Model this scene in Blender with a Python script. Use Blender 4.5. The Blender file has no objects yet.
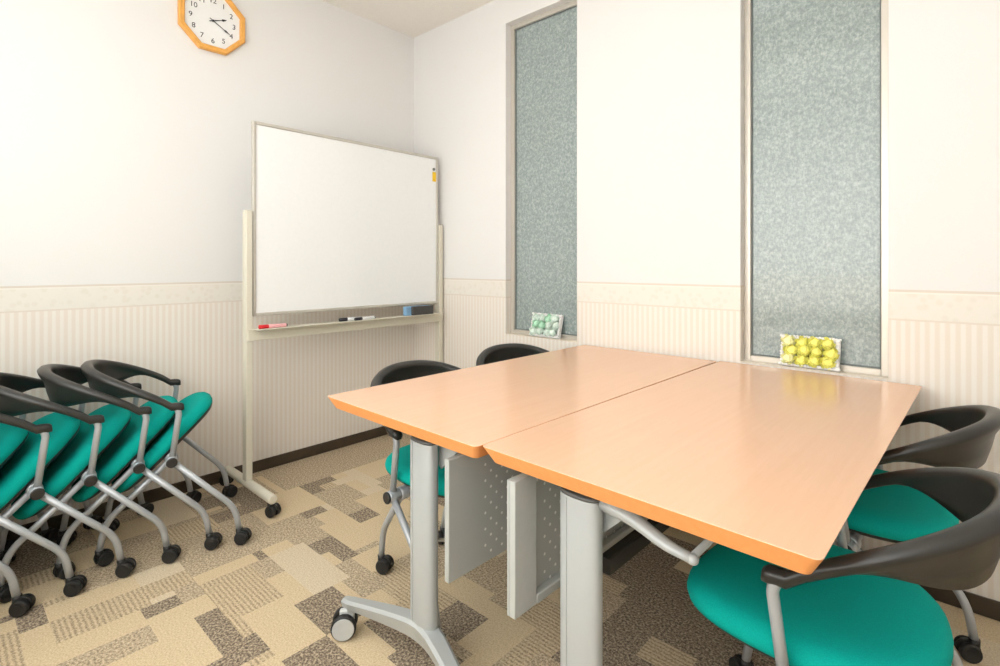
import bpy, bmesh, math, random
from mathutils import Vector, Matrix
PI = math.pi
random.seed(7)
scn = bpy.context.scene
col = scn.collection

# ------------------------------------------------------------------ camera
F_PX, YAW, HORIZON = 520.68, 0.7375, 264.89
cam_d = bpy.data.cameras.new('camera')
cam = bpy.data.objects.new('camera', cam_d)
col.objects.link(cam)
cam.location = (2.8925, -2.2888, 1.1285)
cam.rotation_euler = (PI / 2, 0, YAW)
cam_d.sensor_width = 36.0
cam_d.sensor_fit = 'HORIZONTAL'
cam_d.lens = F_PX * 36.0 / 1000.0
cam_d.shift_y = -(333.0 - HORIZON) / 1000.0
cam_d.clip_start = 0.02
scn.camera = cam

# ------------------------------------------------------------------ world, exposure, ceiling lights
wd = bpy.data.worlds.new('world')
scn.world = wd
wd.use_nodes = True
wd.node_tree.nodes['Background'].inputs[0].default_value = (0.75, 0.85, 1.0, 1)
wd.node_tree.nodes['Background'].inputs[1].default_value = 0.3
vs = scn.view_settings
vs.view_transform = 'Standard'
vs.look = 'None'
vs.gamma = 1.0
vs.use_curve_mapping = False
vs.exposure = 0.0
LAMP_POWER = 0.9
LAMPS = [(2.20, -0.95), (1.26, -1.12), (1.0, -2.3)]      # recessed ceiling panels (metres), the last one added as fill
ROOM_X, ROOM_Y, ROOM_H = 4.0, -2.72, 2.7146
# added area fill for a bounced flash, turned to the wall behind the camera
fl = bpy.data.lights.new('bounce_fill', 'AREA')
fl.shape = 'RECTANGLE'
fl.size, fl.size_y = 2.7, 1.5
fl.energy = 79.0
fl.color = (0.91, 0.965, 1.0)
flash = bpy.data.objects.new('bounce_fill', fl)
col.objects.link(flash)
flash.location = (2.00, -2.33, 1.45)
flash.rotation_euler = Vector((0, -1.0, 0.38)).to_track_quat('-Z', 'Z').to_euler()

# ------------------------------------------------------------------ materials
def srgb(r, g, b):
    f = lambda c: (c / 255 / 12.92) if c / 255 <= 0.04045 else ((c / 255 + 0.055) / 1.055) ** 2.4
    return (f(r), f(g), f(b), 1)

class NT:
    def __init__(s, name):
        s.m = bpy.data.materials.new(name)
        s.m.use_nodes = True
        s.t = s.m.node_tree
        s.b = s.t.nodes['Principled BSDF']
    def n(s, kind, **kw):
        nd = s.t.nodes.new(kind)
        for k, v in kw.items():
            setattr(nd, k, v)
        return nd
    def l(s, a, b):
        s.t.links.new(a, b)
    def val(s, sock, v):
        if hasattr(v, 'is_linked') or isinstance(v, bpy.types.NodeSocket):
            s.l(v, sock)
        else:
            sock.default_value = v
    def math(s, op, a, b=None, c=None):
        nd = s.n('ShaderNodeMath', operation=op)
        s.val(nd.inputs[0], a)
        if b is not None: s.val(nd.inputs[1], b)
        if c is not None: s.val(nd.inputs[2], c)
        return nd.outputs[0]
    def mix(s, f, a, b):
        nd = s.n('ShaderNodeMix', data_type='RGBA')
        s.val(nd.inputs[0], f); s.val(nd.inputs[6], a); s.val(nd.inputs[7], b)
        return nd.outputs[2]
    def noise(s, vec, scale, detail=2, rough=0.5):
        nd = s.n('ShaderNodeTexNoise')
        s.l(vec, nd.inputs['Vector'])
        nd.inputs['Scale'].default_value = scale
        nd.inputs['Detail'].default_value = detail
        nd.inputs['Roughness'].default_value = rough
        return nd.outputs['Fac']
    def ramp(s, f, stops):
        nd = s.n('ShaderNodeValToRGB')
        e = nd.color_ramp.elements
        while len(e) < len(stops): e.new(0.5)
        for q, (p, c) in zip(e, stops):
            q.position = p; q.color = c
        s.l(f, nd.inputs[0])
        return nd.outputs[0]
    def scale(s, vec, v3):
        nd = s.n('ShaderNodeVectorMath', operation='MULTIPLY')
        s.l(vec, nd.inputs[0]); nd.inputs[1].default_value = v3
        return nd.outputs[0]
    def pos(s):
        return s.n('ShaderNodeNewGeometry').outputs['Position']
    def obj(s):
        return s.n('ShaderNodeTexCoord').outputs['Object']
    def xyz(s, v):
        nd = s.n('ShaderNodeSeparateXYZ'); s.l(v, nd.inputs[0]); return nd.outputs
    def bump(s, h, strength, dist=0.002):
        nd = s.n('ShaderNodeBump')
        nd.inputs['Strength'].default_value = strength
        nd.inputs['Distance'].default_value = dist
        s.l(h, nd.inputs['Height']); s.l(nd.outputs[0], s.b.inputs['Normal'])

def plain(name, rgb, rough=0.5, metal=0.0, spec=0.5, var=0.06, nscale=60, bump=0.0):
    """principled colour with a slight procedural variation"""
    m = NT(name)
    c = srgb(*rgb)
    v = m.noise(m.obj(), nscale, 3)
    lo = tuple(x * (1 - var) for x in c[:3]) + (1,)
    hi = tuple(min(1, x * (1 + var)) for x in c[:3]) + (1,)
    m.l(m.ramp(v, [(0.3, lo), (0.7, hi)]), m.b.inputs['Base Color'])
    m.b.inputs['Roughness'].default_value = rough
    m.b.inputs['Metallic'].default_value = metal
    m.b.inputs['Specular IOR Level'].default_value = spec
    if bump: m.bump(v, bump)
    return m.m

def wallpaper():
    m = NT('wallpaper')
    p = m.pos(); x, y, z = m.xyz(p)
    s = m.math('SUBTRACT', x, y)
    fine = m.noise(p, 220, 2)
    upper = m.mix(fine, srgb(235, 232, 228), srgb(240, 237, 234))
    # striped lower part
    ph = m.math('FRACT', m.math('MULTIPLY', s, 1 / 0.0262))
    tri = m.math('ABSOLUTE', m.math('SUBTRACT', ph, 0.5))
    stripe = m.ramp(tri, [(0.18, srgb(244, 237, 228)), (0.30, srgb(237, 226, 213))])
    thr = m.noise(m.scale(p, (1, 1, 0.05)), 420, 2)
    stripe = m.mix(m.math('MULTIPLY', thr, 0.3), stripe, srgb(236, 226, 212))
    # border with a faint leafy pattern
    nd = m.n('ShaderNodeTexVoronoi'); m.l(p, nd.inputs['Vector']); nd.inputs['Scale'].default_value = 34
    leaf = m.ramp(nd.outputs['Distance'], [(0.25, srgb(233, 226, 213)), (0.45, srgb(240, 234, 224))])
    leaf = m.mix(m.math('MULTIPLY', m.noise(p, 60, 4), 0.9), leaf, srgb(238, 231, 220))
    cc = m.mix(m.math('GREATER_THAN', z, 0.934), stripe, leaf)
    cc = m.mix(m.math('GREATER_THAN', z, 1.04), cc, upper)
    def line(z0, w, colr, prev):
        f = m.math('LESS_THAN', m.math('ABSOLUTE', m.math('SUBTRACT', z, z0)), w)
        return m.mix(f, prev, colr)
    cc = line(1.038, 0.0042, srgb(226, 216, 203), cc)
    cc = line(1.031, 0.0028, srgb(244, 238, 228), cc)
    cc = line(0.937, 0.0032, srgb(231, 220, 206), cc)
    m.l(cc, m.b.inputs['Base Color'])
    m.b.inputs['Roughness'].default_value = 0.72
    m.b.inputs['Specular IOR Level'].default_value = 0.25
    m.bump(fine, 0.12, 0.001)
    return m.m

def carpet(name, a, b, c, kind):
    m = NT(name)
    p = m.pos()
    if kind == 'plain':
        v = m.noise(p, 190, 4, 0.7)
        cc = m.ramp(v, [(0.30, srgb(*a)), (0.5, srgb(*b)), (0.72, srgb(*c))])
    elif kind == 'ribbed':
        x, y, z = m.xyz(p)
        w = m.math('SINE', m.math('MULTIPLY', m.math('ADD', y, m.math('MULTIPLY', m.noise(p, 30, 2), 0.006)), 2 * PI / 0.014))
        n1 = m.noise(p, 150, 3, 0.7)
        v = m.math('ADD', m.math('MULTIPLY', w, 0.08), n1)
        cc = m.ramp(v, [(0.32, srgb(*a)), (0.50, srgb(*b)), (0.66, srgb(*c))])
    else:
        v = m.noise(p, 135, 3, 0.7)
        cc = m.ramp(v, [(0.36, srgb(*a)), (0.50, srgb(*b)), (0.63, srgb(*c))])
    m.l(cc, m.b.inputs['Base Color'])
    m.b.inputs['Roughness'].default_value = 0.95
    m.b.inputs['Specular IOR Level'].default_value = 0.08
    m.bump(m.noise(p, 330, 2), 0.5, 0.003)
    return m.m

def laminate(name, c1, c2, rough, spec=0.5):
    m = NT(name)
    o = m.obj()
    g = m.noise(m.scale(o, (60, 1.6, 60)), 1.0, 5, 0.6)
    f = m.noise(m.scale(o, (1, 0.06, 1)), 300, 2)
    v = m.math('ADD', m.math('MULTIPLY', g, 0.7), m.math('MULTIPLY', f, 0.3))
    m.l(m.ramp(v, [(0.3, srgb(*c1)), (0.7, srgb(*c2))]), m.b.inputs['Base Color'])
    m.b.inputs['Roughness'].default_value = rough
    m.b.inputs['Specular IOR Level'].default_value = spec
    return m.m

def film_glass():
    m = NT('patterned_film_glass')
    p = m.pos()
    a = m.noise(p, 75, 5, 0.72)
    b = m.noise(m.scale(p, (1, 1, 0.45)), 150, 3, 0.7)
    v = m.math('ADD', m.math('MULTIPLY', a, 0.6), m.math('MULTIPLY', b, 0.4))
    cc = m.ramp(v, [(0.36, srgb(130, 144, 141)), (0.5, srgb(152, 164, 161)), (0.64, srgb(184, 193, 190))])
    m.l(cc, m.b.inputs['Base Color'])
    m.b.inputs['Roughness'].default_value = 0.35
    m.b.inputs['Specular IOR Level'].default_value = 0.2
    m.b.inputs['Coat Weight'].default_value = 1.0
    m.b.inputs['Coat Roughness'].default_value = 0.03
    m.b.inputs['Coat IOR'].default_value = 1.5
    return m.m

def perforated():
    m = NT('perforated_grey_steel')
    x, y, z = m.xyz(m.obj())
    P_ = 0.042
    def dots(oy, oz):
        fy = m.math('SUBTRACT', m.math('FRACT', m.math('DIVIDE', m.math('ADD', y, oy), P_)), 0.5)
        fz = m.math('SUBTRACT', m.math('FRACT', m.math('DIVIDE', m.math('ADD', z, oz), P_)), 0.5)
        d = m.math('SQRT', m.math('ADD', m.math('MULTIPLY', fy, fy), m.math('MULTIPLY', fz, fz)))
        return m.math('LESS_THAN', d, 0.088)
    d = m.math('MAXIMUM', dots(0, 0), dots(P_ / 2, P_ / 2))
    inside = m.math('MULTIPLY', m.math('GREATER_THAN', y, -0.575),
                    m.math('MULTIPLY', m.math('LESS_THAN', z, 0.625), m.math('GREATER_THAN', z, 0.365)))
    d = m.math('MULTIPLY', d, inside)
    m.l(m.mix(d, srgb(176, 178, 174), srgb(236, 236, 230)), m.b.inputs['Base Color'])
    m.b.inputs['Roughness'].default_value = 0.45
    return m.m

def emit(name, rgb, s):
    m = NT(name)
    m.b.inputs['Base Color'].default_value = (0.9, 0.9, 0.9, 1)
    v = m.noise(m.obj(), 3, 1)
    m.l(m.ramp(v, [(0.0, rgb), (1.0, rgb)]), m.b.inputs['Emission Color'])
    m.b.inputs['Emission Strength'].default_value = s
    return m.m

M = dict(
    wall=wallpaper(),
    ceiling=plain('ceiling_board', (249, 243, 235), 0.9, spec=0.1, var=0.02, nscale=90),
    skirting=plain('dark_brown_vinyl', (70, 58, 44), 0.5, var=0.12, nscale=18),
    sill=plain('cream_sill', (236, 224, 206), 0.45, var=0.02),
    alu=plain('brushed_aluminium', (212, 205, 194), 0.32, metal=0.4, var=0.01, nscale=25),
    gasket=plain('dark_gasket', (112, 118, 116), 0.5),
    film=film_glass(),
    c_light=carpet('carpet_light_tan', (188, 166, 131), (216, 195, 160), (234, 217, 185), 'plain'),
    c_pale=carpet('carpet_pale_beige', (189, 170, 142), (218, 201, 172), (238, 224, 199), 'plain'),
    c_mid=carpet('carpet_mid_fleck', (138, 123, 104), (189, 170, 143), (222, 203, 173), 'fleck'),
    c_rib=carpet('carpet_ribbed', (146, 128, 107), (199, 178, 146), (222, 204, 172), 'ribbed'),
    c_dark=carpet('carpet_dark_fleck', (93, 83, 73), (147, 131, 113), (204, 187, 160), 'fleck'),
    top=laminate('beech_laminate', (233, 185, 149), (237, 190, 155), 0.2),
    edge=laminate('beech_edge_band', (236, 156, 92), (242, 166, 102), 0.5, 0.12),
    silver=plain('silver_paint', (180, 183, 182), 0.36, metal=0.12, var=0.01),
    tube=plain('silver_tube', (182, 186, 190), 0.33, metal=0.3, var=0.01),
    panel=plain('grey_panel', (182, 184, 180), 0.45, var=0.02),
    perf=perforated(),
    dark_cap=plain('dark_grey_cap', (92, 92, 90), 0.5),
    black=plain('black_plastic', (38, 37, 35), 0.42, var=0.1, nscale=200),
    hoop=plain('charcoal_plastic', (45, 44, 41), 0.34, var=0.06, nscale=300),
    rubber=plain('black_rubber', (32, 32, 32), 0.55, var=0.1),
    disc=plain('grey_wheel_disc', (198, 200, 198), 0.45, var=0.03),
    teal=plain('teal_fabric', (0, 160, 148), 0.85, spec=0.15, var=0.10, nscale=420, bump=0.15),
    board=plain('whiteboard_enamel', (246, 246, 245), 0.22, var=0.01),
    cream=plain('cream_steel', (222, 216, 198), 0.42, var=0.02),
    bframe=plain('board_frame_aluminium', (205, 200, 190), 0.35, metal=0.4, var=0.03),
    wood=plain('honey_wood', (238, 172, 84), 0.38, var=0.10, nscale=30),
    face=plain('clock_face', (244, 243, 240), 0.4, var=0.01),
    ink=plain('black_ink', (40, 40, 44), 0.5),
    red=plain('red_plastic', (206, 32, 40), 0.35),
    pink=plain('pink_label', (238, 176, 178), 0.4),
    white=plain('white_plastic', (238, 238, 236), 0.4, var=0.02),
    blue=plain('pale_blue_plastic', (136, 178, 212), 0.4),
    felt=plain('grey_felt', (76, 74, 72), 0.9, var=0.2, nscale=300),
    yellow=plain('yellow_label', (246, 200, 30), 0.4),
    lace=plain('white_lace', (248, 247, 244), 0.7, var=0.05, nscale=300),
    petal_y=plain('yellow_petals', (253, 244, 130), 0.6, var=0.12, nscale=120),
    petal_y2=plain('pale_yellow_petals', (254, 249, 185), 0.6, var=0.10, nscale=120),
    petal_g=plain('mint_petals', (190, 232, 202), 0.6, var=0.10, nscale=120),
    petal_g2=plain('pale_mint_petals', (230, 244, 232), 0.6, var=0.08, nscale=120),
    leaf=plain('grey_green_moss', (128, 156, 132), 0.8, var=0.25, nscale=200),
    leaf_y=plain('olive_moss', (226, 208, 84), 0.8, var=0.2, nscale=200),
    lamp=emit('lamp_diffuser', (0.94, 0.975, 1.0, 1), LAMP_POWER),
)

# ------------------------------------------------------------------ mesh helpers
def fillet(pts, r, n=6):
    """round the inner corners of a polyline"""
    pts = [Vector(p) for p in pts]
    out = [pts[0]]
    for i in range(1, len(pts) - 1):
        a, b, c = pts[i - 1], pts[i], pts[i + 1]
        d1, d2 = (a - b), (c - b)
        k = min(r, d1.length * 0.48, d2.length * 0.48)
        p1, p2 = b + d1.normalized() * k, b + d2.normalized() * k
        for j in range(n + 1):
            t = j / n
            out.append(p1 * (1 - t) ** 2 + b * 2 * t * (1 - t) + p2 * t * t)
    out.append(pts[-1])
    return out

class MB:
    def __init__(s):
        s.bm = bmesh.new()
        s.mi = 0
    def _tag(s, faces, smooth):
        for f in faces:
            f.material_index = s.mi; f.smooth = smooth
    def loft(s, rings, caps=True, smooth=True, closed=False):
        vr = [[s.bm.verts.new(p) for p in r] for r in rings]
        fs = []
        n = len(vr[0])
        pairs = list(zip(vr, vr[1:])) + ([(vr[-1], vr[0])] if closed else [])
        for a, b in pairs:
            for i in range(n):
                j = (i + 1) % n
                fs.append(s.bm.faces.new((a[i], a[j], b[j], b[i])))
        s._tag(fs, smooth)
        if caps and not closed:
            cs = [s.bm.faces.new(list(reversed(vr[0]))), s.bm.faces.new(vr[-1])]
            s._tag(cs, False)
        return s
    def tube(s, pts, r, n=12, caps=True, flat=1.0):
        pts = [Vector(p) for p in pts]
        rr = r if isinstance(r, (list, tuple)) else [r] * len(pts)
        rings = []
        t0 = (pts[1] - pts[0]).normalized()
        ref = Vector((0, 0, 1)) if abs(t0.z) < 0.9 else Vector((0, 1, 0))
        nx = t0.cross(ref).normalized()
        for i, p in enumerate(pts):
            if i == 0: t = t0
            elif i == len(pts) - 1: t = (pts[i] - pts[i - 1]).normalized()
            else: t = ((pts[i + 1] - p).normalized() + (p - pts[i - 1]).normalized()).normalized()
            nx = (nx - t * nx.dot(t)).normalized()
            ny = t.cross(nx)
            rings.append([p + (nx * math.cos(2 * PI * k / n) + ny * math.sin(2 * PI * k / n) * flat) * rr[i] for k in range(n)])
        return s.loft(rings, caps)
    def box(s, lo, hi, bevel=0.0, seg=2, mat=None):
        vs_ = []
        for z in (lo[2], hi[2]):
            for x, y in ((lo[0], lo[1]), (hi[0], lo[1]), (hi[0], hi[1]), (lo[0], hi[1])):
                v = Vector((x, y, z))
                vs_.append(s.bm.verts.new(mat @ v if mat else v))
        q = [(3, 2, 1, 0), (4, 5, 6, 7), (0, 1, 5, 4), (1, 2, 6, 5), (2, 3, 7, 6), (3, 0, 4, 7)]
        fs = [s.bm.faces.new([vs_[i] for i in f]) for f in q]
        s._tag(fs, False)
        if bevel:
            es = set(e for f in fs for e in f.edges)
            r = bmesh.ops.bevel(s.bm, geom=list(es), offset=bevel, segments=seg, profile=0.5, affect='EDGES', clamp_overlap=True)
            s._tag(r['faces'], True)
        return s
    def cyl(s, a, b, r, n=20, r2=None, bevel=0.0):
        a, b = Vector(a), Vector(b)
        d = (b - a).normalized()
        if r2 is None: r2 = r
        if bevel:
            L = (b - a).length
            return s.tube([a, a + d * bevel * 0.3, a + d * bevel, b - d * bevel, b - d * bevel * 0.3, b],
                          [r - bevel, r - bevel * 0.3, r, r2, r2 - bevel * 0.3, r2 - bevel], n)
        return s.tube([a, b], [r, r2], n)
    def prism(s, outline, z0, z1, bevel=0.0, smooth_side=False):
        """outline: xy list; z extrude"""
        rings = [[Vector((x, y, z0)) for x, y in outline], [Vector((x, y, z1)) for x, y in outline]]
        return s.loft(rings, True, smooth_side)
    def sphere(s, c, r, sc=(1, 1, 1), u=12, v=8):
        rings = []
        for i in range(1, v):
            a = PI * i / v
            rings.append([Vector((c[0] + r * sc[0] * math.sin(a) * math.cos(2 * PI * k / u), c[1] + r * sc[1] * math.sin(a) * math.sin(2 * PI * k / u), c[2] - r * sc[2] * math.cos(a))) for k in range(u)])
        return s.loft(rings, True, True)
    def build(s, name, mats, parent=None, xf=None):
        if xf is not None:
            bmesh.ops.transform(s.bm, matrix=xf, verts=s.bm.verts)
        bmesh.ops.recalc_face_normals(s.bm, faces=s.bm.faces)
        me = bpy.data.meshes.new(name)
        s.bm.to_mesh(me); s.bm.free()
        for m in (mats if isinstance(mats, (list, tuple)) else [mats]):
            me.materials.append(m)
        o = bpy.data.objects.new(name, me)
        col.objects.link(o)
        if parent: o.parent = parent
        return o

def tag(o, label=None, cat=None, group=None, kind=None):
    if label: o['label'] = label
    if cat: o['category'] = cat
    if group: o['group'] = group
    if kind: o['kind'] = kind
    return o

def empty(name, loc, rz=0.0, label=None, cat=None, group=None):
    o = bpy.data.objects.new(name, None)
    col.objects.link(o)
    o.empty_display_size = 0.1
    o.location = loc; o.rotation_euler = (0, 0, rz)
    return tag(o, label, cat, group)

def copy_tree(o, parent=None):
    c = o.copy()
    col.objects.link(c)
    if parent is not None: c.parent = parent
    for ch in list(o.children):
        copy_tree(ch, c)
    return c

def rrect(x0, y0, x1, y1, r, n=6):
    out = []
    for cx, cy, a in ((x1 - r, y1 - r, 0), (x0 + r, y1 - r, PI / 2), (x0 + r, y0 + r, PI), (x1 - r, y0 + r, 1.5 * PI)):
        for k in range(n + 1):
            t = a + PI / 2 * k / n
            out.append((cx + r * math.cos(t), cy + r * math.sin(t)))
    return out

def structure(name, mb, mat, parent=None):
    o = mb.build(name, mat, parent)
    if parent is None: o['kind'] = 'structure'
    return o

# ------------------------------------------------------------------ room shell
def build_floor():
    U = 0.035
    nx, ny = int(ROOM_X / U) + 1, int(-ROOM_Y / U) + 1
    g = [[None] * ny for _ in range(nx)]
    rnd = random.Random(21)
    for i in range(nx):
        for j in range(ny):
            if g[i][j] is None:
                w = rnd.choice((2, 4, 4, 6, 8, 10)); h = rnd.choice((2, 3, 4, 4, 5))
                t = rnd.choices((0, 1, 2, 3, 4), (30, 14, 24, 14, 18))[0]
                for a in range(i, min(nx, i + w)):
                    for b in range(j, min(ny, j + h)):
                        if g[a][b] is None: g[a][b] = t
    def patch(x0, y0, x1, y1, t):
        for i in range(nx):
            for j in range(ny):
                x, y = (i + .5) * U, -(j + .5) * U
                if x0 <= x <= x1 and y0 <= y <= y1: g[i][j] = t
    # patches read off the photograph (x0, y0, x1, y1, tone)
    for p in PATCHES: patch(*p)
    mb = MB()
    vt = {}
    def v(i, j):
        if (i, j) not in vt: vt[(i, j)] = mb.bm.verts.new((min(i * U, ROOM_X), max(-j * U, ROOM_Y), 0))
        return vt[(i, j)]
    for i in range(nx):
        for j in range(ny):
            f = mb.bm.faces.new((v(i, j), v(i, j + 1), v(i + 1, j + 1), v(i + 1, j)))
            f.material_index = g[i][j]
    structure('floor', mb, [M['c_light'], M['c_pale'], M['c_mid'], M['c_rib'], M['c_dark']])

PATCHES = [
    (0.00, -1.10, 0.34, -0.10, 2), (0.34, -1.20, 0.62, -1.02, 0),
    (0.62, -1.30, 0.90, -1.16, 2), (0.48, -1.02, 0.80, -0.84, 2),
    (0.70, -0.90, 1.00, -0.72, 0), (0.80, -1.02, 0.92, -0.90, 4), (0.80, -1.14, 1.10, -1.02, 0),
    (0.90, -1.26, 1.02, -1.14, 4), (1.02, -1.24, 1.12, -1.14, 4), (1.12, -1.30, 1.35, -1.18, 2),
    (0.30, -1.80, 0.62, -1.30, 2), (0.62, -1.64, 0.80, -1.30, 2), (0.34, -1.60, 0.48, -1.42, 3), (0.34, -1.42, 0.46, -1.28, 4),
    (0.46, -1.96, 0.64, -1.80, 2), (0.62, -2.02, 0.72, -1.79, 0), (0.60, -2.11, 0.72, -2.02, 4), (0.46, -2.20, 0.60, -1.96, 0),
    (0.62, -1.80, 0.74, -1.64, 1), (0.74, -1.80, 0.83, -1.64, 3), (0.72, -2.02, 0.87, -1.80, 3), (0.72, -2.11, 0.88, -2.02, 0),
    (0.87, -2.10, 0.98, -1.83, 0), (0.88, -1.83, 0.96, -1.69, 4), (0.83, -1.70, 0.95, -1.60, 2), (0.95, -1.82, 1.08, -1.63, 0),
    (0.79, -1.64, 0.89, -1.50, 0), (0.88, -1.64, 1.14, -1.47, 3), (0.89, -1.47, 1.03, -1.40, 2), (0.98, -2.10, 1.10, -1.82, 2), (1.08, -1.82, 1.16, -1.73, 2),
    (1.06, -1.73, 1.26, -1.63, 4), (1.26, -1.78, 1.38, -1.62, 4), (1.10, -1.98, 1.30, -1.73, 0), (1.14, -1.62, 1.42, -1.48, 0),
    (2.00, -1.10, 2.50, -0.55, 4), (1.88, -0.62, 2.24, -0.30, 4), (1.90, -0.86, 2.02, -0.70, 2), (2.05, -0.42, 2.16, -0.34, 0), (2.18, -0.90, 2.32, -0.80, 3), (2.34, -1.20, 2.62, -1.02, 3), (2.50, -0.95, 2.70, -0.70, 2), (2.12, -1.30, 2.34, -1.10, 4),  # dark tone under the tables: carpet fleck plus painted shade
    (0.89, -1.40, 1.21, -1.27, 1), (0.46, -1.30, 0.62, -1.20, 0), (1.21, -1.47, 1.44, -1.34, 4), (1.40, -1.70, 1.62, -1.62, 0), (1.42, -1.62, 1.70, -1.47, 4), (1.44, -1.46, 1.66, -1.36, 0),
]
build_floor()

mb = MB(); mb.box((0, ROOM_Y, ROOM_H), (ROOM_X, 0, ROOM_H + 0.08)); structure('ceiling', mb, M['ceiling'])
mb = MB(); mb.box((-0.1, ROOM_Y, 0), (0, 0, ROOM_H)); structure('wall_left', mb, M['wall'])
mb = MB(); mb.box((ROOM_X, ROOM_Y, 0), (ROOM_X + 0.1, 0, ROOM_H)); structure('wall_right', mb, M['wall'])
mb = MB(); mb.box((-0.1, ROOM_Y - 0.1, 0), (ROOM_X + 0.1, ROOM_Y, ROOM_H)); structure('wall_front', mb, M['wall'])
# window wall with two narrow openings
WIN = [(0.858, 1.358, 0.7215, 2.548), (2.172, 2.671, 0.7215, 2.60)]
mb = MB()
WT = 0.14
xs = [-0.1, WIN[0][0], WIN[0][1], WIN[1][0], WIN[1][1], ROOM_X + 0.1]
for a, b in ((0, 1), (2, 3), (4, 5)):
    mb.box((xs[a], 0, 0), (xs[b], WT, ROOM_H))
for x0, x1, z0, z1 in WIN:
    mb.box((x0, 0, 0), (x1, WT, z0)); mb.box((x0, 0, z1), (x1, WT, ROOM_H))
structure('wall_back', mb, M['wall'])

for k, (x0, x1, z0, z1) in enumerate(WIN):
    e = 0.0004
    x0 += e; x1 -= e; z0 += e; z1 -= e
    fw_, d0, d1 = 0.026, 0.045, 0.085
    mb = MB()
    mb.box((x0, d0, z0), (x0 + fw_, d1, z1), 0.002); mb.box((x1 - fw_, d0, z0), (x1, d1, z1), 0.002)
    mb.box((x0 + fw_, d0, z0), (x1 - fw_, d1, z0 + fw_), 0.002); mb.box((x0 + fw_, d0, z1 - fw_), (x1 - fw_, d1, z1), 0.002)
    w = structure('window_%d' % (k + 1), mb, M['alu'])
    mb = MB(); mb.box((x0 + fw_ - 0.004, 0.062, z0 + fw_ - 0.004), (x1 - fw_ + 0.004, 0.068, z1 - fw_ + 0.004))
    mb.build('glass_pane', M['film'], w)
    mb = MB()
    g0, g1 = x0 + fw_, x1 - fw_
    mb.box((g0, 0.056, z0 + fw_), (g0 + 0.005, 0.062, z1 - fw_)); mb.box((g1 - 0.005, 0.056, z0 + fw_), (g1, 0.062, z1 - fw_))
    mb.box((g0, 0.056, z0 + fw_), (g1, 0.062, z0 + fw_ + 0.005)); mb.box((g0, 0.056, z1 - fw_ - 0.005), (g1, 0.062, z1 - fw_))
    mb.build('gasket', M['gasket'], w)
    mb = MB(); mb.box((x0, 0.0006, z0 - 0.0002), (x1, d0 - 0.0005, z0 + 0.004), 0.001)
    mb.build('sill', M['sill'], w)

mb = MB(); mb.box((0.0005, ROOM_Y, 0.0005), (0.009, -0.009, 0.061), 0.002); structure('baseboard_left', mb, M['skirting'])
mb = MB(); mb.box((0.0005, -0.009, 0.0005), (ROOM_X, -0.0005, 0.061), 0.002); structure('baseboard_back', mb, M['skirting'])

# ------------------------------------------------------------------ ceiling lights
def ceiling_light(x, y, label):
    t = empty('ceiling_light', (x, y, ROOM_H), PI / 2 if x < 1.5 else 0, label, 'ceiling light', 'recessed ceiling lights')
    mb = MB()
    for lo, hi in (((-.62, -.17, -.014), (.62, -.15, -.0005)), ((-.62, .15, -.014), (.62, .17, -.0005)),
                   ((-.62, -.15, -.014), (-.6, .15, -.0005)), ((.6, -.15, -.014), (.62, .15, -.0005))):
        mb.box(lo, hi, 0.002)
    mb.build('frame', M['white'], t)
    mb = MB(); mb.box((-.6, -.15, -.010), (.6, .15, -.004)); mb.build('diffuser', M['lamp'], t)
for (x, y), lb in zip(LAMPS, ('flat ceiling light panel above the tables', 'flat ceiling light panel between the whiteboard and the tables', 'added ceiling fill panel above the row of folded chairs')):
    ceiling_light(x, y, lb)

# ------------------------------------------------------------------ casters
def chair_caster(parent, x, y, ang):
    mb = MB()
    # hood over twin wheels, stem socket on top
    r = 0.026
    ca, sa = math.cos(ang), math.sin(ang)
    xf = Matrix.Translation((x, y, 0)) @ Matrix.Rotation(ang, 4, 'Z')
    hood = []
    for k in range(13):
        a = -0.15 * PI + 1.1 * PI * k / 12
        hood.append((math.cos(a) * (r + 0.003) - 0.015, math.sin(a) * (r + 0.003) + r + 0.001))
    rings = [[Vector((u, s, w)) for u, w in hood] for s in (-0.006, 0.006)]
    mb.loft(rings, True, True)
    mb.cyl((0, 0, 0.035), (0, 0, 0.060), 0.0125, 14, 0.0135)
    c = mb.build('caster', M['black'], parent, xf)
    for s in (-1, 1):
        m2 = MB()
        m2.cyl((-0.015, s * 0.0065, r), (-0.015, s * 0.0245, r), r, 22, bevel=0.004)
        m2.cyl((-0.015, s * 0.0245, r), (-0.015, s * 0.0258, r), 0.014, 16)
        m2.build('wheel', M['rubber'], c, xf)
    return c

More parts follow.
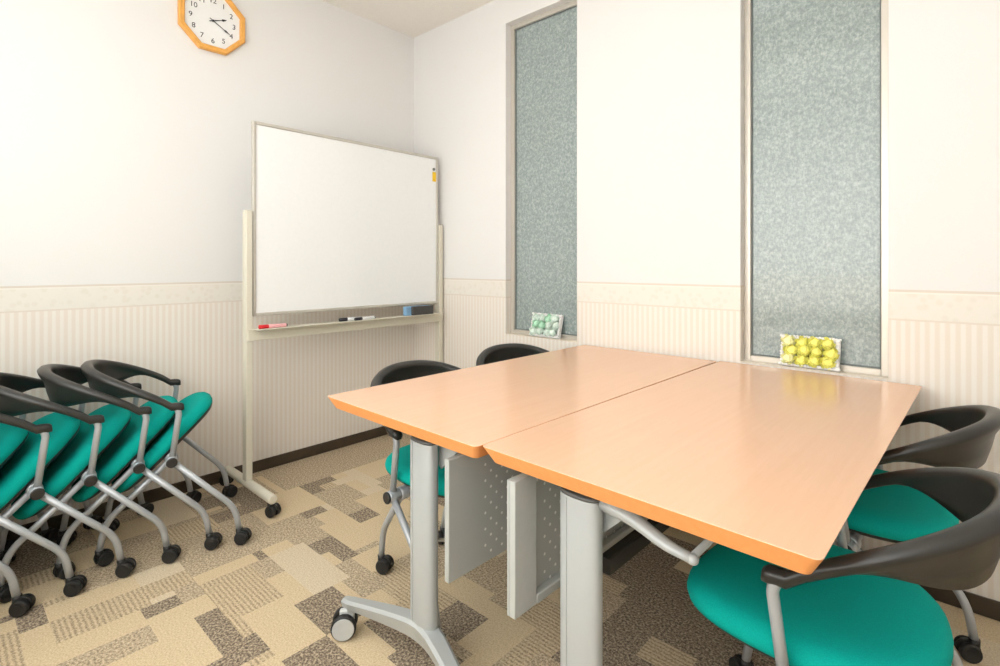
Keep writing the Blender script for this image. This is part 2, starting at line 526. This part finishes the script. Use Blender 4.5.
# ------------------------------------------------------------------ chairs
HW = 0.246            # half width at the side frames
HUB_Z = 0.379
def chair(folded, label):
    t = empty('nesting_chair', (0, 0, 0), 0, label, 'chair')
    # --- seat
    if folded:
        xf = Matrix.Translation((0, 0, HUB_Z)) @ Matrix.Rotation(math.radians(-45), 4, 'Y') @ Matrix.Translation((-0.028, 0, 0.022))
    else:
        xf = Matrix.Translation((0, 0, HUB_Z + 0.032))
    def ring(sc, z, n=48):
        out = []
        for k in range(n):
            a = 2 * PI * k / n
            c, s_ = math.cos(a), math.sin(a)
            e = 2 / 2.5
            u = math.copysign(abs(c) ** e, c) * 0.231
            v = math.copysign(abs(s_) ** e, s_) * (0.236 - 0.02 * (c * 0.5 + 0.5))
            dz = 0.010 * (abs(v) / 0.236) ** 2 * sc - 0.016 * max(0, c) ** 2 * sc * sc
            out.append(Vector((u * sc + 0.026, v * sc, z + dz)))
        return out
    mb = MB()
    mb.loft([ring(0.93, -0.002), ring(0.985, 0.004), ring(1.0, 0.016), ring(0.985, 0.030), ring(0.94, 0.041), ring(0.85, 0.047),
             ring(0.6, 0.048), ring(0.3, 0.047), ring(0.04, 0.047)], True, True)
    seat = mb.build('seat', M['teal'], t, xf)
    mb = MB()
    mb.loft([ring(0.3, -0.020), ring(0.75, -0.018), ring(0.92, -0.010), ring(0.965, -0.001), ring(0.97, 0.003), ring(0.5, 0.003)], True, True)
    mb.build('seat_shell', M['black'], seat, xf)
    # --- C shaped back with arms
    A_, B_ = 0.278, HW
    path = []
    N = 40
    for k in range(N + 1):
        th = -PI / 2 + PI * k / N
        c, s_ = math.cos(th), math.sin(th)
        e = 2 / 2.25
        path.append((-A_ * abs(c) ** e, B_ * math.copysign(abs(s_) ** e, s_)))
    ext = [(0.040, 0.014, .45), (0.038, 0.007, .8), (0.030, 0.002, 1), (0.014, 0, 1)]   # u, drop, scale of arm tip
    st = [(u, -B_, d, sc) for u, d, sc in ext] + [(u, v, 0, 1) for u, v in path] + [(u, B_, d, sc) for u, d, sc in reversed(ext)]
    rings = []
    for i, (u, v, drop, sc) in enumerate(st):
        a = st[max(0, i - 1)]; b = st[min(len(st) - 1, i + 1)]
        tx, ty = b[0] - a[0], b[1] - a[1]
        L = math.hypot(tx, ty) or 1
        ox, oy = ty / L, -tx / L            # outward
        if u * ox + v * oy < 0 and u < 0: ox, oy = -ox, -oy
        if u >= 0: ox, oy = 0.0, math.copysign(1, v)
        w = min(1, max(0, -u / A_))
        zt = 0.601 + 0.147 * (w ** 0.82) - drop
        sm = min(1, max(0, (w - 0.30) / 0.74)); sm = sm * sm * (3 - 2 * sm)
        h = 0.030 + 0.100 * sm
        tilt = 0.022 * sm
        hw = (0.0165 + 0.003 * w) * sc
        th = 0.006
        y2 = 0.028
        sec = [(hw * 0.55, -0.002), (0, 0), (-hw * 0.55, -0.002), (-hw, -0.011), (-hw * 0.8, -0.022 * sc - 0.002),
               (-th - 0.25 * tilt - (1 - sm) * 0.002, -y2 * sc - 0.25 * (h - y2)), (-th - 0.6 * tilt, -y2 * sc - 0.62 * (h - y2)), (-tilt - th * 0.7, -h * (sc if sm == 0 else 1) + 0.001),
               (-tilt + th * 0.7, -h * (sc if sm == 0 else 1)), (th - 0.6 * tilt, -y2 * sc - 0.62 * (h - y2)), (th - 0.25 * tilt + (1 - sm) * 0.002, -y2 * sc - 0.25 * (h - y2)),
               (hw * 0.8, -0.022 * sc - 0.002), (hw, -0.011)]
        rings.append([Vector((u + ox * o, v + oy * o, zt + z)) for o, z in sec])
    mb = MB(); mb.loft(rings, True, True)
    mb.build('backrest', M['hoop'], t)
    # --- side frames
    for s in (-1, 1):
        v = s * HW
        mb = MB()
        mb.tube(fillet([(0, v, HUB_Z), (0.024, v, 0.562), (0.012, v, 0.586)], 0.03), 0.0105, 12)
        mb.build('arm_post', M['tube'], t)
        mb = MB()
        mb.tube(fillet([(0, v, HUB_Z), (0.216, v * 0.99, 0.148), (0.232, v * 0.99, 0.052)], 0.05), 0.0112, 12)
        mb.build('leg', M['tube'], t)
        chair_caster(t, 0.232, v * 0.99, math.radians(180 + 35 * s))
        mb = MB()
        mb.tube(fillet([(0, s * 0.208, HUB_Z), (-0.212, s * 0.148, 0.158), (-0.229, s * 0.145, 0.052)], 0.05), 0.0112, 12)
        mb.build('leg', M['tube'], t)
        chair_caster(t, -0.229, s * 0.145, math.radians(-25 * s + 180))
        mb = MB()
        mb.cyl((0, s * 0.190, HUB_Z), (0, s * 0.221, HUB_Z), 0.022, 20, bevel=0.003)
        mb.cyl((0, s * 0.221, HUB_Z), (0, s * 0.262, HUB_Z), 0.0195, 20, bevel=0.003)
        hb = mb.build('hinge', M['tube'], t)
        mb = MB(); mb.cyl((0, s * 0.262, HUB_Z), (0, s * 0.272, HUB_Z), 0.0190, 20, bevel=0.004)
        mb.build('hinge_cap', M['black'], hb)
    mb = MB(); mb.cyl((0, -0.191, HUB_Z), (0, 0.191, HUB_Z), 0.0165, 16)
    mb.build('crossbar', M['tube'], t)
    return t

def place(o, hub, heading_deg, label, group):
    """hub: world xy of the chair's right hinge (facing heading)"""
    a = math.radians(heading_deg)
    f = Vector((math.cos(a), math.sin(a))); l = Vector((-f.y, f.x))
    c = Vector(hub) + l * HW
    o.location = (c.x, c.y, 0); o.rotation_euler = (0, 0, a)
    tag(o, label, 'chair', group)

ROW = [((0.628, -1.66), 75, 'folded teal chair at the whiteboard end of the nested row'),
       ((0.602, -1.76), 80.5, 'folded teal chair second from the whiteboard in the nested row'),
       ((0.607, -1.905), 86, 'folded teal chair third from the whiteboard in the nested row'),
       ((0.607, -2.046), 91, 'folded teal chair fourth from the whiteboard in the nested row'),
       ((0.607, -2.19), 91, 'folded teal chair fifth from the whiteboard, cut off by the left edge of the photo'),
       ((0.607, -2.325), 90, 'folded teal chair last in the nested row, only its front leg caster showing')]
proto = chair(True, '')
for i, (h, a, lb) in enumerate(ROW):
    o = proto if i == 0 else copy_tree(proto)
    place(o, h, a, lb, 'folded chairs nested along the left wall')
proto = chair(False, '')
OPEN = [((1.5, -1.274), -3, 'teal chair on the whiteboard side of the table, nearest the camera'),
        ((1.425, -0.718), -15, 'teal chair below the green flower frame, only its dark back showing'),
        ((2.668, -0.8), 178.5, 'large teal chair in the bottom right corner, tucked under the near table corner'),
        ((2.672, -0.162), 177, 'teal chair against the window wall on the right side of the table')]
for i, (h, a, lb) in enumerate(OPEN):
    o = proto if i == 0 else copy_tree(proto)
    place(o, h, a, lb, 'chairs set around the tables')

# ------------------------------------------------------------------ tables
TZ = 0.72
def table(corner, rot, s, colx, label):
    """s = +1: column side shifted to +x (panel towards +x); -1 mirrored"""
    W, L = 0.670, 1.43
    e = Vector((math.cos(rot), math.sin(rot))); g = Vector((-e.y, e.x))
    c = Vector(corner) + e * W / 2 + g * L / 2
    t = empty('folding_table', (c.x, c.y, 0), rot, label, 'table', 'tables pushed together')
    hw, hl = W / 2, L / 2
    mb = MB()
    def rr(i, z, r=0.013): return [Vector((x, y, z)) for x, y in rrect(-hw + i, -hl + i, hw - i, hl - i, r)]
    mb.loft([rr(0.0010, TZ), rr(0.0003, TZ - 0.0003), rr(0, TZ - 0.0010)], False, True)
    mb.bm.faces.new([v for v in list(mb.bm.verts)[:28]])
    tp = mb
    mb.mi = 1
    mb.loft([rr(0, TZ - 0.0010), rr(0.019, TZ - 0.037), rr(0.021, TZ - 0.038)], False, False)
    vs_ = list(mb.bm.verts)
    mb.bm.faces.new(vs_[-28:])
    bmesh.ops.remove_doubles(mb.bm, verts=mb.bm.verts, dist=1e-6)
    mb.build('tabletop', [M['top'], M['edge']], t)
    for k in (-1, 1):
        cy = k * 0.619
        sweep = lambda x: cy + k * 0.068 * min(1, abs(x - colx) / (0.265 + math.copysign(1, colx - x) * colx)) ** 1.3
        # oval column
        n = 40
        def oval(a, b, z):
            out = []
            for i in range(n):
                q = 2 * PI * i / n
                ex = 2 / 2.6
                out.append(Vector((colx + a * math.copysign(abs(math.cos(q)) ** ex, math.cos(q)), cy + b * math.copysign(abs(math.sin(q)) ** ex, math.sin(q)), z)))
            return out
        mb = MB()
        mb.loft([oval(.048, .0225, 0.108), oval(.049, .0235, 0.120), oval(.049, .0235, 0.636), oval(.0475, .022, 0.640)], True, True)
        for gx in (-0.022,):
            mb.box((colx + gx - 0.0008, cy + k * 0.0225 - 0.0014, 0.125), (colx + gx + 0.0008, cy + k * 0.0225 + 0.0014, 0.636))
        cl = mb.build('leg', M['silver'], t)
        mb = MB(); mb.loft([oval(.048, .0225, 0.640), oval(.0485, .023, 0.644), oval(.0455, .020, 0.648)], True, True)
        mb.build('leg_cap', M['dark_cap'], cl)
        # arched foot
        rings = []
        for q in range(21):
            x = -0.268 + 0.536 * q / 20
            d = abs(x - colx) / (0.277 + abs(colx))
            zt = 0.141 - 0.030 * min(1, max(0, (d - 0.12) / 0.75)) - (0.002 if q in (0, 20) else 0)
            th = 0.052 - 0.026 * min(1, d * 1.1)
            w = 0.030 - 0.009 * min(1, d * 1.1) - (0.006 if q in (0, 20) else 0)
            fy = sweep(x)
            rings.append([Vector((x, fy - w, zt - 0.007)), Vector((x, fy - w + 0.009, zt)), Vector((x, fy + w - 0.009, zt)), Vector((x, fy + w, zt - 0.007)),
                          Vector((x, fy + w * 0.7, zt - th)), Vector((x, fy - w * 0.7, zt - th))])
        mb = MB(); mb.loft(rings, True, False)
        mb.build('foot', M['silver'], t)
        for sx in (-1, 1):
            x = sx * 0.244
            ang = math.radians(52 + (20 if sx > 0 else 0))
            xf = Matrix.Translation((x, sweep(x), 0)) @ Matrix.Rotation(ang, 4, 'Z')
            mb = MB()
            mb.box((-0.034, -0.009, 0.034), (0.010, 0.009, 0.082), 0.006)
            mb.cyl((0, 0, 0.078), (0, 0, 0.092), 0.014, 16)
            cs = mb.build('caster', M['disc'], t, xf)
            for q in (-1, 1):
                mb = MB()
                mb.cyl((-0.02, q * 0.0095, 0.0375), (-0.02, q * 0.030, 0.0375), 0.0375, 32, bevel=0.006)
                wh = mb.build('wheel', M['rubber'], cs, xf)
                mb = MB(); mb.cyl((-0.02, q * 0.0300, 0.0375), (-0.02, q * 0.0325, 0.0375), 0.0330, 32, bevel=0.002)
                mb.build('wheel_disc', M['disc'], None, xf).parent = wh if False else cs
        # bracket carrying the top
        mb = MB()
        rings = []
        for x, h in ((-0.20, 0.012), (-0.06, 0.030), (0.06, 0.030), (0.20, 0.012)):
            y0 = cy - k * 0.034
            rings.append([Vector((colx * 0.6 + x, y0 - 0.017, 0.682)), Vector((colx * 0.6 + x, y0 + 0.017, 0.682)), Vector((colx * 0.6 + x, y0 + 0.014, 0.682 - h)), Vector((colx * 0.6 + x, y0 - 0.014, 0.682 - h))])
        mb.loft(rings, True, False)
        y0 = cy - k * 0.045
        wedge = [(colx + 0.030, 0.575), (colx + 0.040, 0.565), (colx + 0.120, 0.640), (colx + 0.130, 0.668), (colx + 0.030, 0.668)]
        mb.loft([[Vector((x, y0 - 0.018, z)) for x, z in wedge], [Vector((x, y0 + 0.018, z)) for x, z in wedge]], True, False)
        mb.build('top_bracket', M['silver'], t)
        mb = MB(); mb.box((colx - 0.024, cy - 0.012, 0.650), (colx + 0.024, cy + 0.012, 0.6835), 0.002)
        mb.build('pivot_block', M['black'], t)
    # flip lever at the near end, grip rod running along the table
    mb = MB()
    y0 = -0.615 if s < 0 else 0.615
    q = 1
    e_ = -math.copysign(1, y0)
    pts = fillet([(colx + q * 0.055, y0, 0.640), (colx + q * 0.12, y0 - 0.006, 0.634), (colx + q * 0.195, y0 - 0.008, 0.606), (colx + q * 0.243, y0 - 0.008, 0.600)], 0.04, 5)
    rad = [0.019 - 0.008 * i / (len(pts) - 1) for i in range(len(pts))]
    mb.tube(pts, rad, 12, flat=0.8)
    mb.sphere(pts[-1], 0.0115, (1, 1, 0.9))
    mb.build('flip_lever', M['silver'], t)
    mb = MB(); mb.tube([(colx + q * 0.240, y0 - 0.008, 0.600), (colx + q * 0.242, y0 + e_ * 0.62, 0.600)], 0.007, 10)
    mb.build('lever_rod', M['silver'], t)
    # long dark stretcher
    mb = MB(); mb.box((colx + s * 0.003 - 0.014, -0.522, 0.429), (colx + s * 0.003 + 0.014, 0.522, 0.467), 0.003)
    mb.build('stretcher', M['black'], t)
    # modesty panel
    px = (1.962 if s > 0 else 2.163) - c.x
    y_a, y_b, z_a, z_b = -0.693, 0.62, 0.354, 0.654
    mb = MB()
    if s > 0:
        mb.box((px - 0.016, y_a, z_a), (px, y_b, z_b), 0.002)
        pn = mb.build('modesty_panel', M['perf'], t)
    else:
        mb.box((px - 0.020, y_a, z_a), (px - 0.014, y_b, z_b), 0.001)
        pn = mb.build('modesty_panel', M['perf'], t)
        mb = MB()
        mb.box((px - 0.0138, y_a, z_a), (px + 0.004, y_a + 0.075, z_b), 0.002)
        mb.box((px - 0.0138, y_a + 0.075, z_a), (px + 0.006, y_b, z_a + 0.022), 0.003)
        mb.box((px - 0.0138, y_a + 0.075, z_b - 0.02), (px + 0.006, y_b, z_b), 0.002)
        mb.build('panel_flange', M['panel'], pn)
    # flat stay from the panel down to the column
    a = Vector((px, -0.52, 0.34)); b = Vector((colx, -0.60, 0.30))
    if s < 0:
        a = Vector((px + 0.004, -0.50, 0.345)); b = Vector((colx, -0.600, 0.335))
    else:
        a = Vector((px, -0.42, 0.345)); b = Vector((colx, -0.60, 0.36))
    mb = MB(); mb.tube([a, b], 0.009, 8, flat=0.35)
    mb.build('stay', M['cream'], t)
    return t

table((1.397, -1.451), -0.0155, 1, 0.031, 'beech folding table on the whiteboard side, showing both legs and a white wheeled caster')
table((2.069, -1.4475), -0.019, -1, -0.129, 'beech folding table on the right, under the yellow flower frame')

# ------------------------------------------------------------------ whiteboard
WX = 0.30
wb = empty('whiteboard', (WX, -0.637, 0), 0, 'white mobile whiteboard on a cream wheeled stand in the room corner', 'whiteboard')
Yc = -0.637
y0, y1, z0, z1 = -1.227 - Yc, -0.047 - Yc, 0.878, 1.829
mb = MB(); mb.box((-0.008, y0 + 0.006, z0 + 0.006), (0.006, y1 - 0.006, z1 - 0.006)); mb.build('writing_panel', M['board'], wb)
mb = MB()
fwid = 0.016
mb.box((-0.010, y0, z0), (0.012, y0 + fwid, z1), 0.003); mb.box((-0.010, y1 - fwid, z0), (0.012, y1, z1), 0.003)
mb.box((-0.010, y0 + fwid, z0), (0.012, y1 - fwid, z0 + fwid), 0.003); mb.box((-0.010, y0 + fwid, z1 - fwid), (0.012, y1 - fwid, z1), 0.003)
mb.build('frame', M['bframe'], wb)
for yy in (y0 - 0.021, y1 + 0.017):
    mb = MB(); mb.box((-0.022, yy - 0.016, 0.09), (0.022, yy + 0.016, 1.385), 0.004)
    po = mb.build('post', M['cream'], wb)
    mb = MB(); mb.box((-0.021, yy - 0.015, 1.385), (0.021, yy + 0.015, 1.392), 0.003); mb.build('post_cap', M['cream'], po)
    mb = MB()
    mb.cyl((-0.25, yy, 0.078), (0.278, yy, 0.078), 0.021, 20, bevel=0.006)
    mb.build('foot', M['cream'], wb)
    for xx in (-0.235, 0.250):
        chair_caster(wb, xx, yy, math.radians(200 if xx > 0 else 20))
mb = MB()
mb.box((0.012, y0 - 0.030, 0.762), (0.028, y1 + 0.024, 0.815), 0.003)
mb.build('crossbar', M['cream'], wb)
mb = MB()
mb.box((0.012, y0 - 0.004, 0.8155), (0.088, y1 - 0.02, 0.8195), 0.001)
mb.box((0.082, y0 - 0.004, 0.8155), (0.088, y1 - 0.02, 0.822), 0.002)
mb.build('pen_tray', M['cream'], wb)

TRAY = 0.8196
def marker(x, y, rz, cap, body, label):
    t = empty('marker', (x, y, TRAY), rz, label, 'marker', None)
    r = 0.0095
    mb = MB(); mb.cyl((0, -0.02, r), (0, 0.066, r), r, 16, bevel=0.002); mb.build('barrel', body, t)
    mb = MB(); mb.cyl((0, -0.066, r), (0, -0.019, r), r * 1.02, 16, bevel=0.003); mb.build('cap', cap, t)
    mb = MB(); mb.cyl((0, 0.0655, r), (0, 0.072, r), r * 0.8, 16, bevel=0.002); mb.build('end_plug', M['ink'], t)
marker(0.353, -1.150, -0.05, M['red'], M['pink'], 'red capped marker at the left end of the whiteboard tray')
marker(0.345, -0.715, -0.05, M['ink'], M['white'], 'black capped white marker on the middle of the whiteboard tray, left one')
marker(0.370, -0.640, 0.10, M['ink'], M['white'], 'black capped white marker on the middle of the whiteboard tray, right one')
e = empty('whiteboard_eraser', (0.352, -0.245, TRAY), 0, 'pale blue eraser with dark felt on the right of the whiteboard tray', 'eraser')
mb = MB(); mb.box((-0.024, -0.10, 0.0), (0.008, 0.10, 0.056), 0.006); mb.build('handle', M['blue'], e)
mb = MB(); mb.box((0.0085, -0.062, 0.002), (0.028, 0.10, 0.0555), 0.003); mb.build('felt_pad', M['felt'], e)
mg = empty('board_magnet', (WX + 0.0062, -0.078, 1.70), 0, 'small yellow tag magnet at the right edge of the whiteboard', 'magnet')
mb = MB(); mb.box((0, -0.014, -0.032), (0.004, 0.014, 0.03), 0.0015); mb.build('tag', M['yellow'], mg)
mb = MB(); mb.cyl((0.0, -0.004, 0.047), (0.008, -0.004, 0.047), 0.009, 16, bevel=0.001); mb.build('button', M['gasket'], mg)

# ------------------------------------------------------------------ wall clock
ck = empty('wall_clock', (0.0005, -1.304, 2.378), 0, 'octagonal honey wood wall clock high on the left wall', 'clock')
AP = 0.157
def octo(ap, x):
    R = ap / math.cos(PI / 8)
    return [Vector((x, R * math.cos(PI / 8 + PI / 4 * k), R * math.sin(PI / 8 + PI / 4 * k))) for k in range(8)]
mb = MB()
mb.loft([octo(AP, 0), octo(AP, 0.020), octo(AP - 0.005, 0.026), octo(AP - 0.022, 0.026), octo(AP - 0.026, 0.021), octo(AP - 0.026, 0.008)], False, False)
mb.build('case', M['wood'], ck)
mb = MB(); mb.loft([octo(AP - 0.0262, 0.006), octo(AP - 0.0262, 0.0105)], True, False); mb.build('dial', M['face'], ck)
dg = bpy.context.evaluated_depsgraph_get
for k in range(1, 13):
    cu = bpy.data.curves.new('numeral', 'FONT'); cu.body = str(k); cu.size = 0.036; cu.align_x = 'CENTER'; cu.align_y = 'CENTER'; cu.extrude = 0.0003
    to = bpy.data.objects.new('numeral', cu); col.objects.link(to)
    bpy.context.view_layer.update()
    me = bpy.data.meshes.new_from_object(to.evaluated_get(dg()))
    a = PI / 2 - k * PI / 6
    # text plane (x right, y up) -> wall: right = +Y, up = +Z, facing +X
    xf = Matrix(((0, 0, 1, 0.0112), (1, 0, 0, 0.103 * math.cos(a)), (0, 1, 0, 0.103 * math.sin(a)), (0, 0, 0, 1)))
    me.transform(xf)
    mb = MB(); mb.bm.from_mesh(me)
    bpy.data.objects.remove(to); bpy.data.meshes.remove(me); bpy.data.curves.remove(cu)
    mb.build('numeral', M['ink'], ck)
def hand(name, ang, L, w, x):
    mb = MB()
    a = math.radians(90 - ang)
    d = Vector((0, math.cos(a), math.sin(a))); n = Vector((0, -math.sin(a), math.cos(a)))
    prof = [(-0.018, w * .8), (0.0, w), (L * 0.62, w * 0.6), (L * 0.72, w * 2.2), (L, w * 0.2)]
    mb.loft([[d * p + n * h + Vector((x, 0, 0)), d * p - n * h + Vector((x, 0, 0)), d * p - n * h + Vector((x + 0.001, 0, 0)), d * p + n * h + Vector((x + 0.001, 0, 0))] for p, h in prof], True, False)
    mb.build(name, M['ink'], ck)
hand('hour_hand', 70, 0.070, 0.0028, 0.0128)
hand('minute_hand', 120, 0.096, 0.0022, 0.0148)
mb = MB(); mb.cyl((0.0105, 0, 0), (0.018, 0, 0), 0.005, 16); mb.build('spindle', M['ink'], ck)

# ------------------------------------------------------------------ flower frames on the sills
def rose(c, r, mat, parent, rnd):
    mb = MB()
    mb.sphere((0, 0, 0), r * 0.80, (1, 1, 0.8), 12, 7)
    for layer, (k, rad, lift) in enumerate(((3, 0.50, 0.35), (5, 0.72, 0.12), (6, 0.92, -0.12))):
        for i in range(k):
            a = 2 * PI * (i + 0.37 * layer) / k + rnd.uniform(-.2, .2)
            # cupped petal patch
            nu, nv = 5, 4
            rows = []
            for q in range(nv):
                row = []
                tv = q / (nv - 1)
                for p in range(nu):
                    tu = p / (nu - 1) - 0.5
                    wv = math.sin(PI * (0.15 + 0.7 * tv)) * PI / k * 1.5
                    ang = a + tu * wv * 1.4
                    rr_ = r * rad * (0.55 + 0.45 * math.sin(PI * 0.5 * tv) + (0.12 if q == nv - 1 else 0))
                    zz = r * (lift - 0.35 + 0.85 * tv - 0.25 * abs(tu))
                    row.append(Vector((rr_ * math.cos(ang), rr_ * math.sin(ang), zz)))
                rows.append(row)
            vv = [[mb.bm.verts.new(p) for p in row] for row in rows]
            v2 = [[mb.bm.verts.new(p * 0.93) for p in row] for row in rows]
            for A in (vv, v2):
                for q in range(nv - 1):
                    for p in range(nu - 1):
                        f = mb.bm.faces.new((A[q][p], A[q][p + 1], A[q + 1][p + 1], A[q + 1][p])); f.smooth = True
    # flower axis (+z) points out of the frame (-y)
    xf = Matrix.Translation(c) @ Matrix.Rotation(rnd.uniform(-.25, .25), 4, 'Z') @ Matrix.Rotation(PI / 2 + rnd.uniform(-.2, .2), 4, 'X')
    mb.build('rose', mat, parent, xf)

def flower_frame(x, y, z, rz, lean, w, h, pets, moss, label, seed):
    rnd = random.Random(seed)
    t = empty('flower_frame', (x, y, z), rz, label, 'flower frame')
    t.rotation_euler = (-lean, 0, rz)
    mb = MB()
    d = 0.014
    mb.box((-w / 2, 0, 0), (w / 2, 0.006, h), 0.001)
    b = 0.014
    mb.box((-w / 2, -d, 0), (-w / 2 + b, 0, h), 0.002); mb.box((w / 2 - b, -d, 0), (w / 2, 0, h), 0.002)
    mb.box((-w / 2 + b, -d, 0), (w / 2 - b, 0, b), 0.002); mb.box((-w / 2 + b, -d, h - b), (w / 2 - b, 0, h), 0.002)
    # knobbly lace edging
    per = []
    n1, n2 = int(w / 0.011), int(h / 0.011)
    for i in range(n1 + 1):
        per += [(-w / 2 + w * i / n1, 0.006), (-w / 2 + w * i / n1, h - 0.004)]
    for i in range(1, n2):
        per += [(-w / 2 + 0.004, h * i / n2), (w / 2 - 0.004, h * i / n2)]
    for px, pz in per:
        mb.sphere((px + rnd.uniform(-.001, .001), -d - 0.001, pz), rnd.uniform(0.0055, 0.0075), (1, .8, 1), 8, 5)
    mb.build('lace_frame', M['lace'], t)
    mb = MB()
    for i in range(60):
        mb.sphere((rnd.uniform(-w / 2 + b, w / 2 - b), -0.003, rnd.uniform(b, h - b)), rnd.uniform(.005, .009), (1, .7, 1), 7, 5)
    mb.build('moss', moss, t)
    nx_, nz_ = 4, 3
    for j in range(nz_):
        for i in range(nx_):
            px = -w / 2 + 0.030 + (w - 0.060) * (i + (0.18 if j % 2 else -0.05)) / (nx_ - 1) * 0.97
            pz = 0.030 + (h - 0.056) * j / (nz_ - 1)
            rose((px + rnd.uniform(-.004, .004), -0.016, pz + rnd.uniform(-.004, .004)), rnd.uniform(0.024, 0.029), rnd.choice(pets), t, rnd)
flower_frame(2.421, 0.018, 0.7262, -0.02, 0.22, 0.200, 0.122, [M['petal_y'], M['petal_y'], M['petal_y2']], M['leaf_y'], 'white lace frame filled with yellow roses on the right window sill', 3)
flower_frame(1.135, 0.018, 0.7262, -0.05, 0.25, 0.205, 0.130, [M['petal_g'], M['petal_g2']], M['leaf'], 'white lace frame filled with mint green roses on the left window sill', 9)
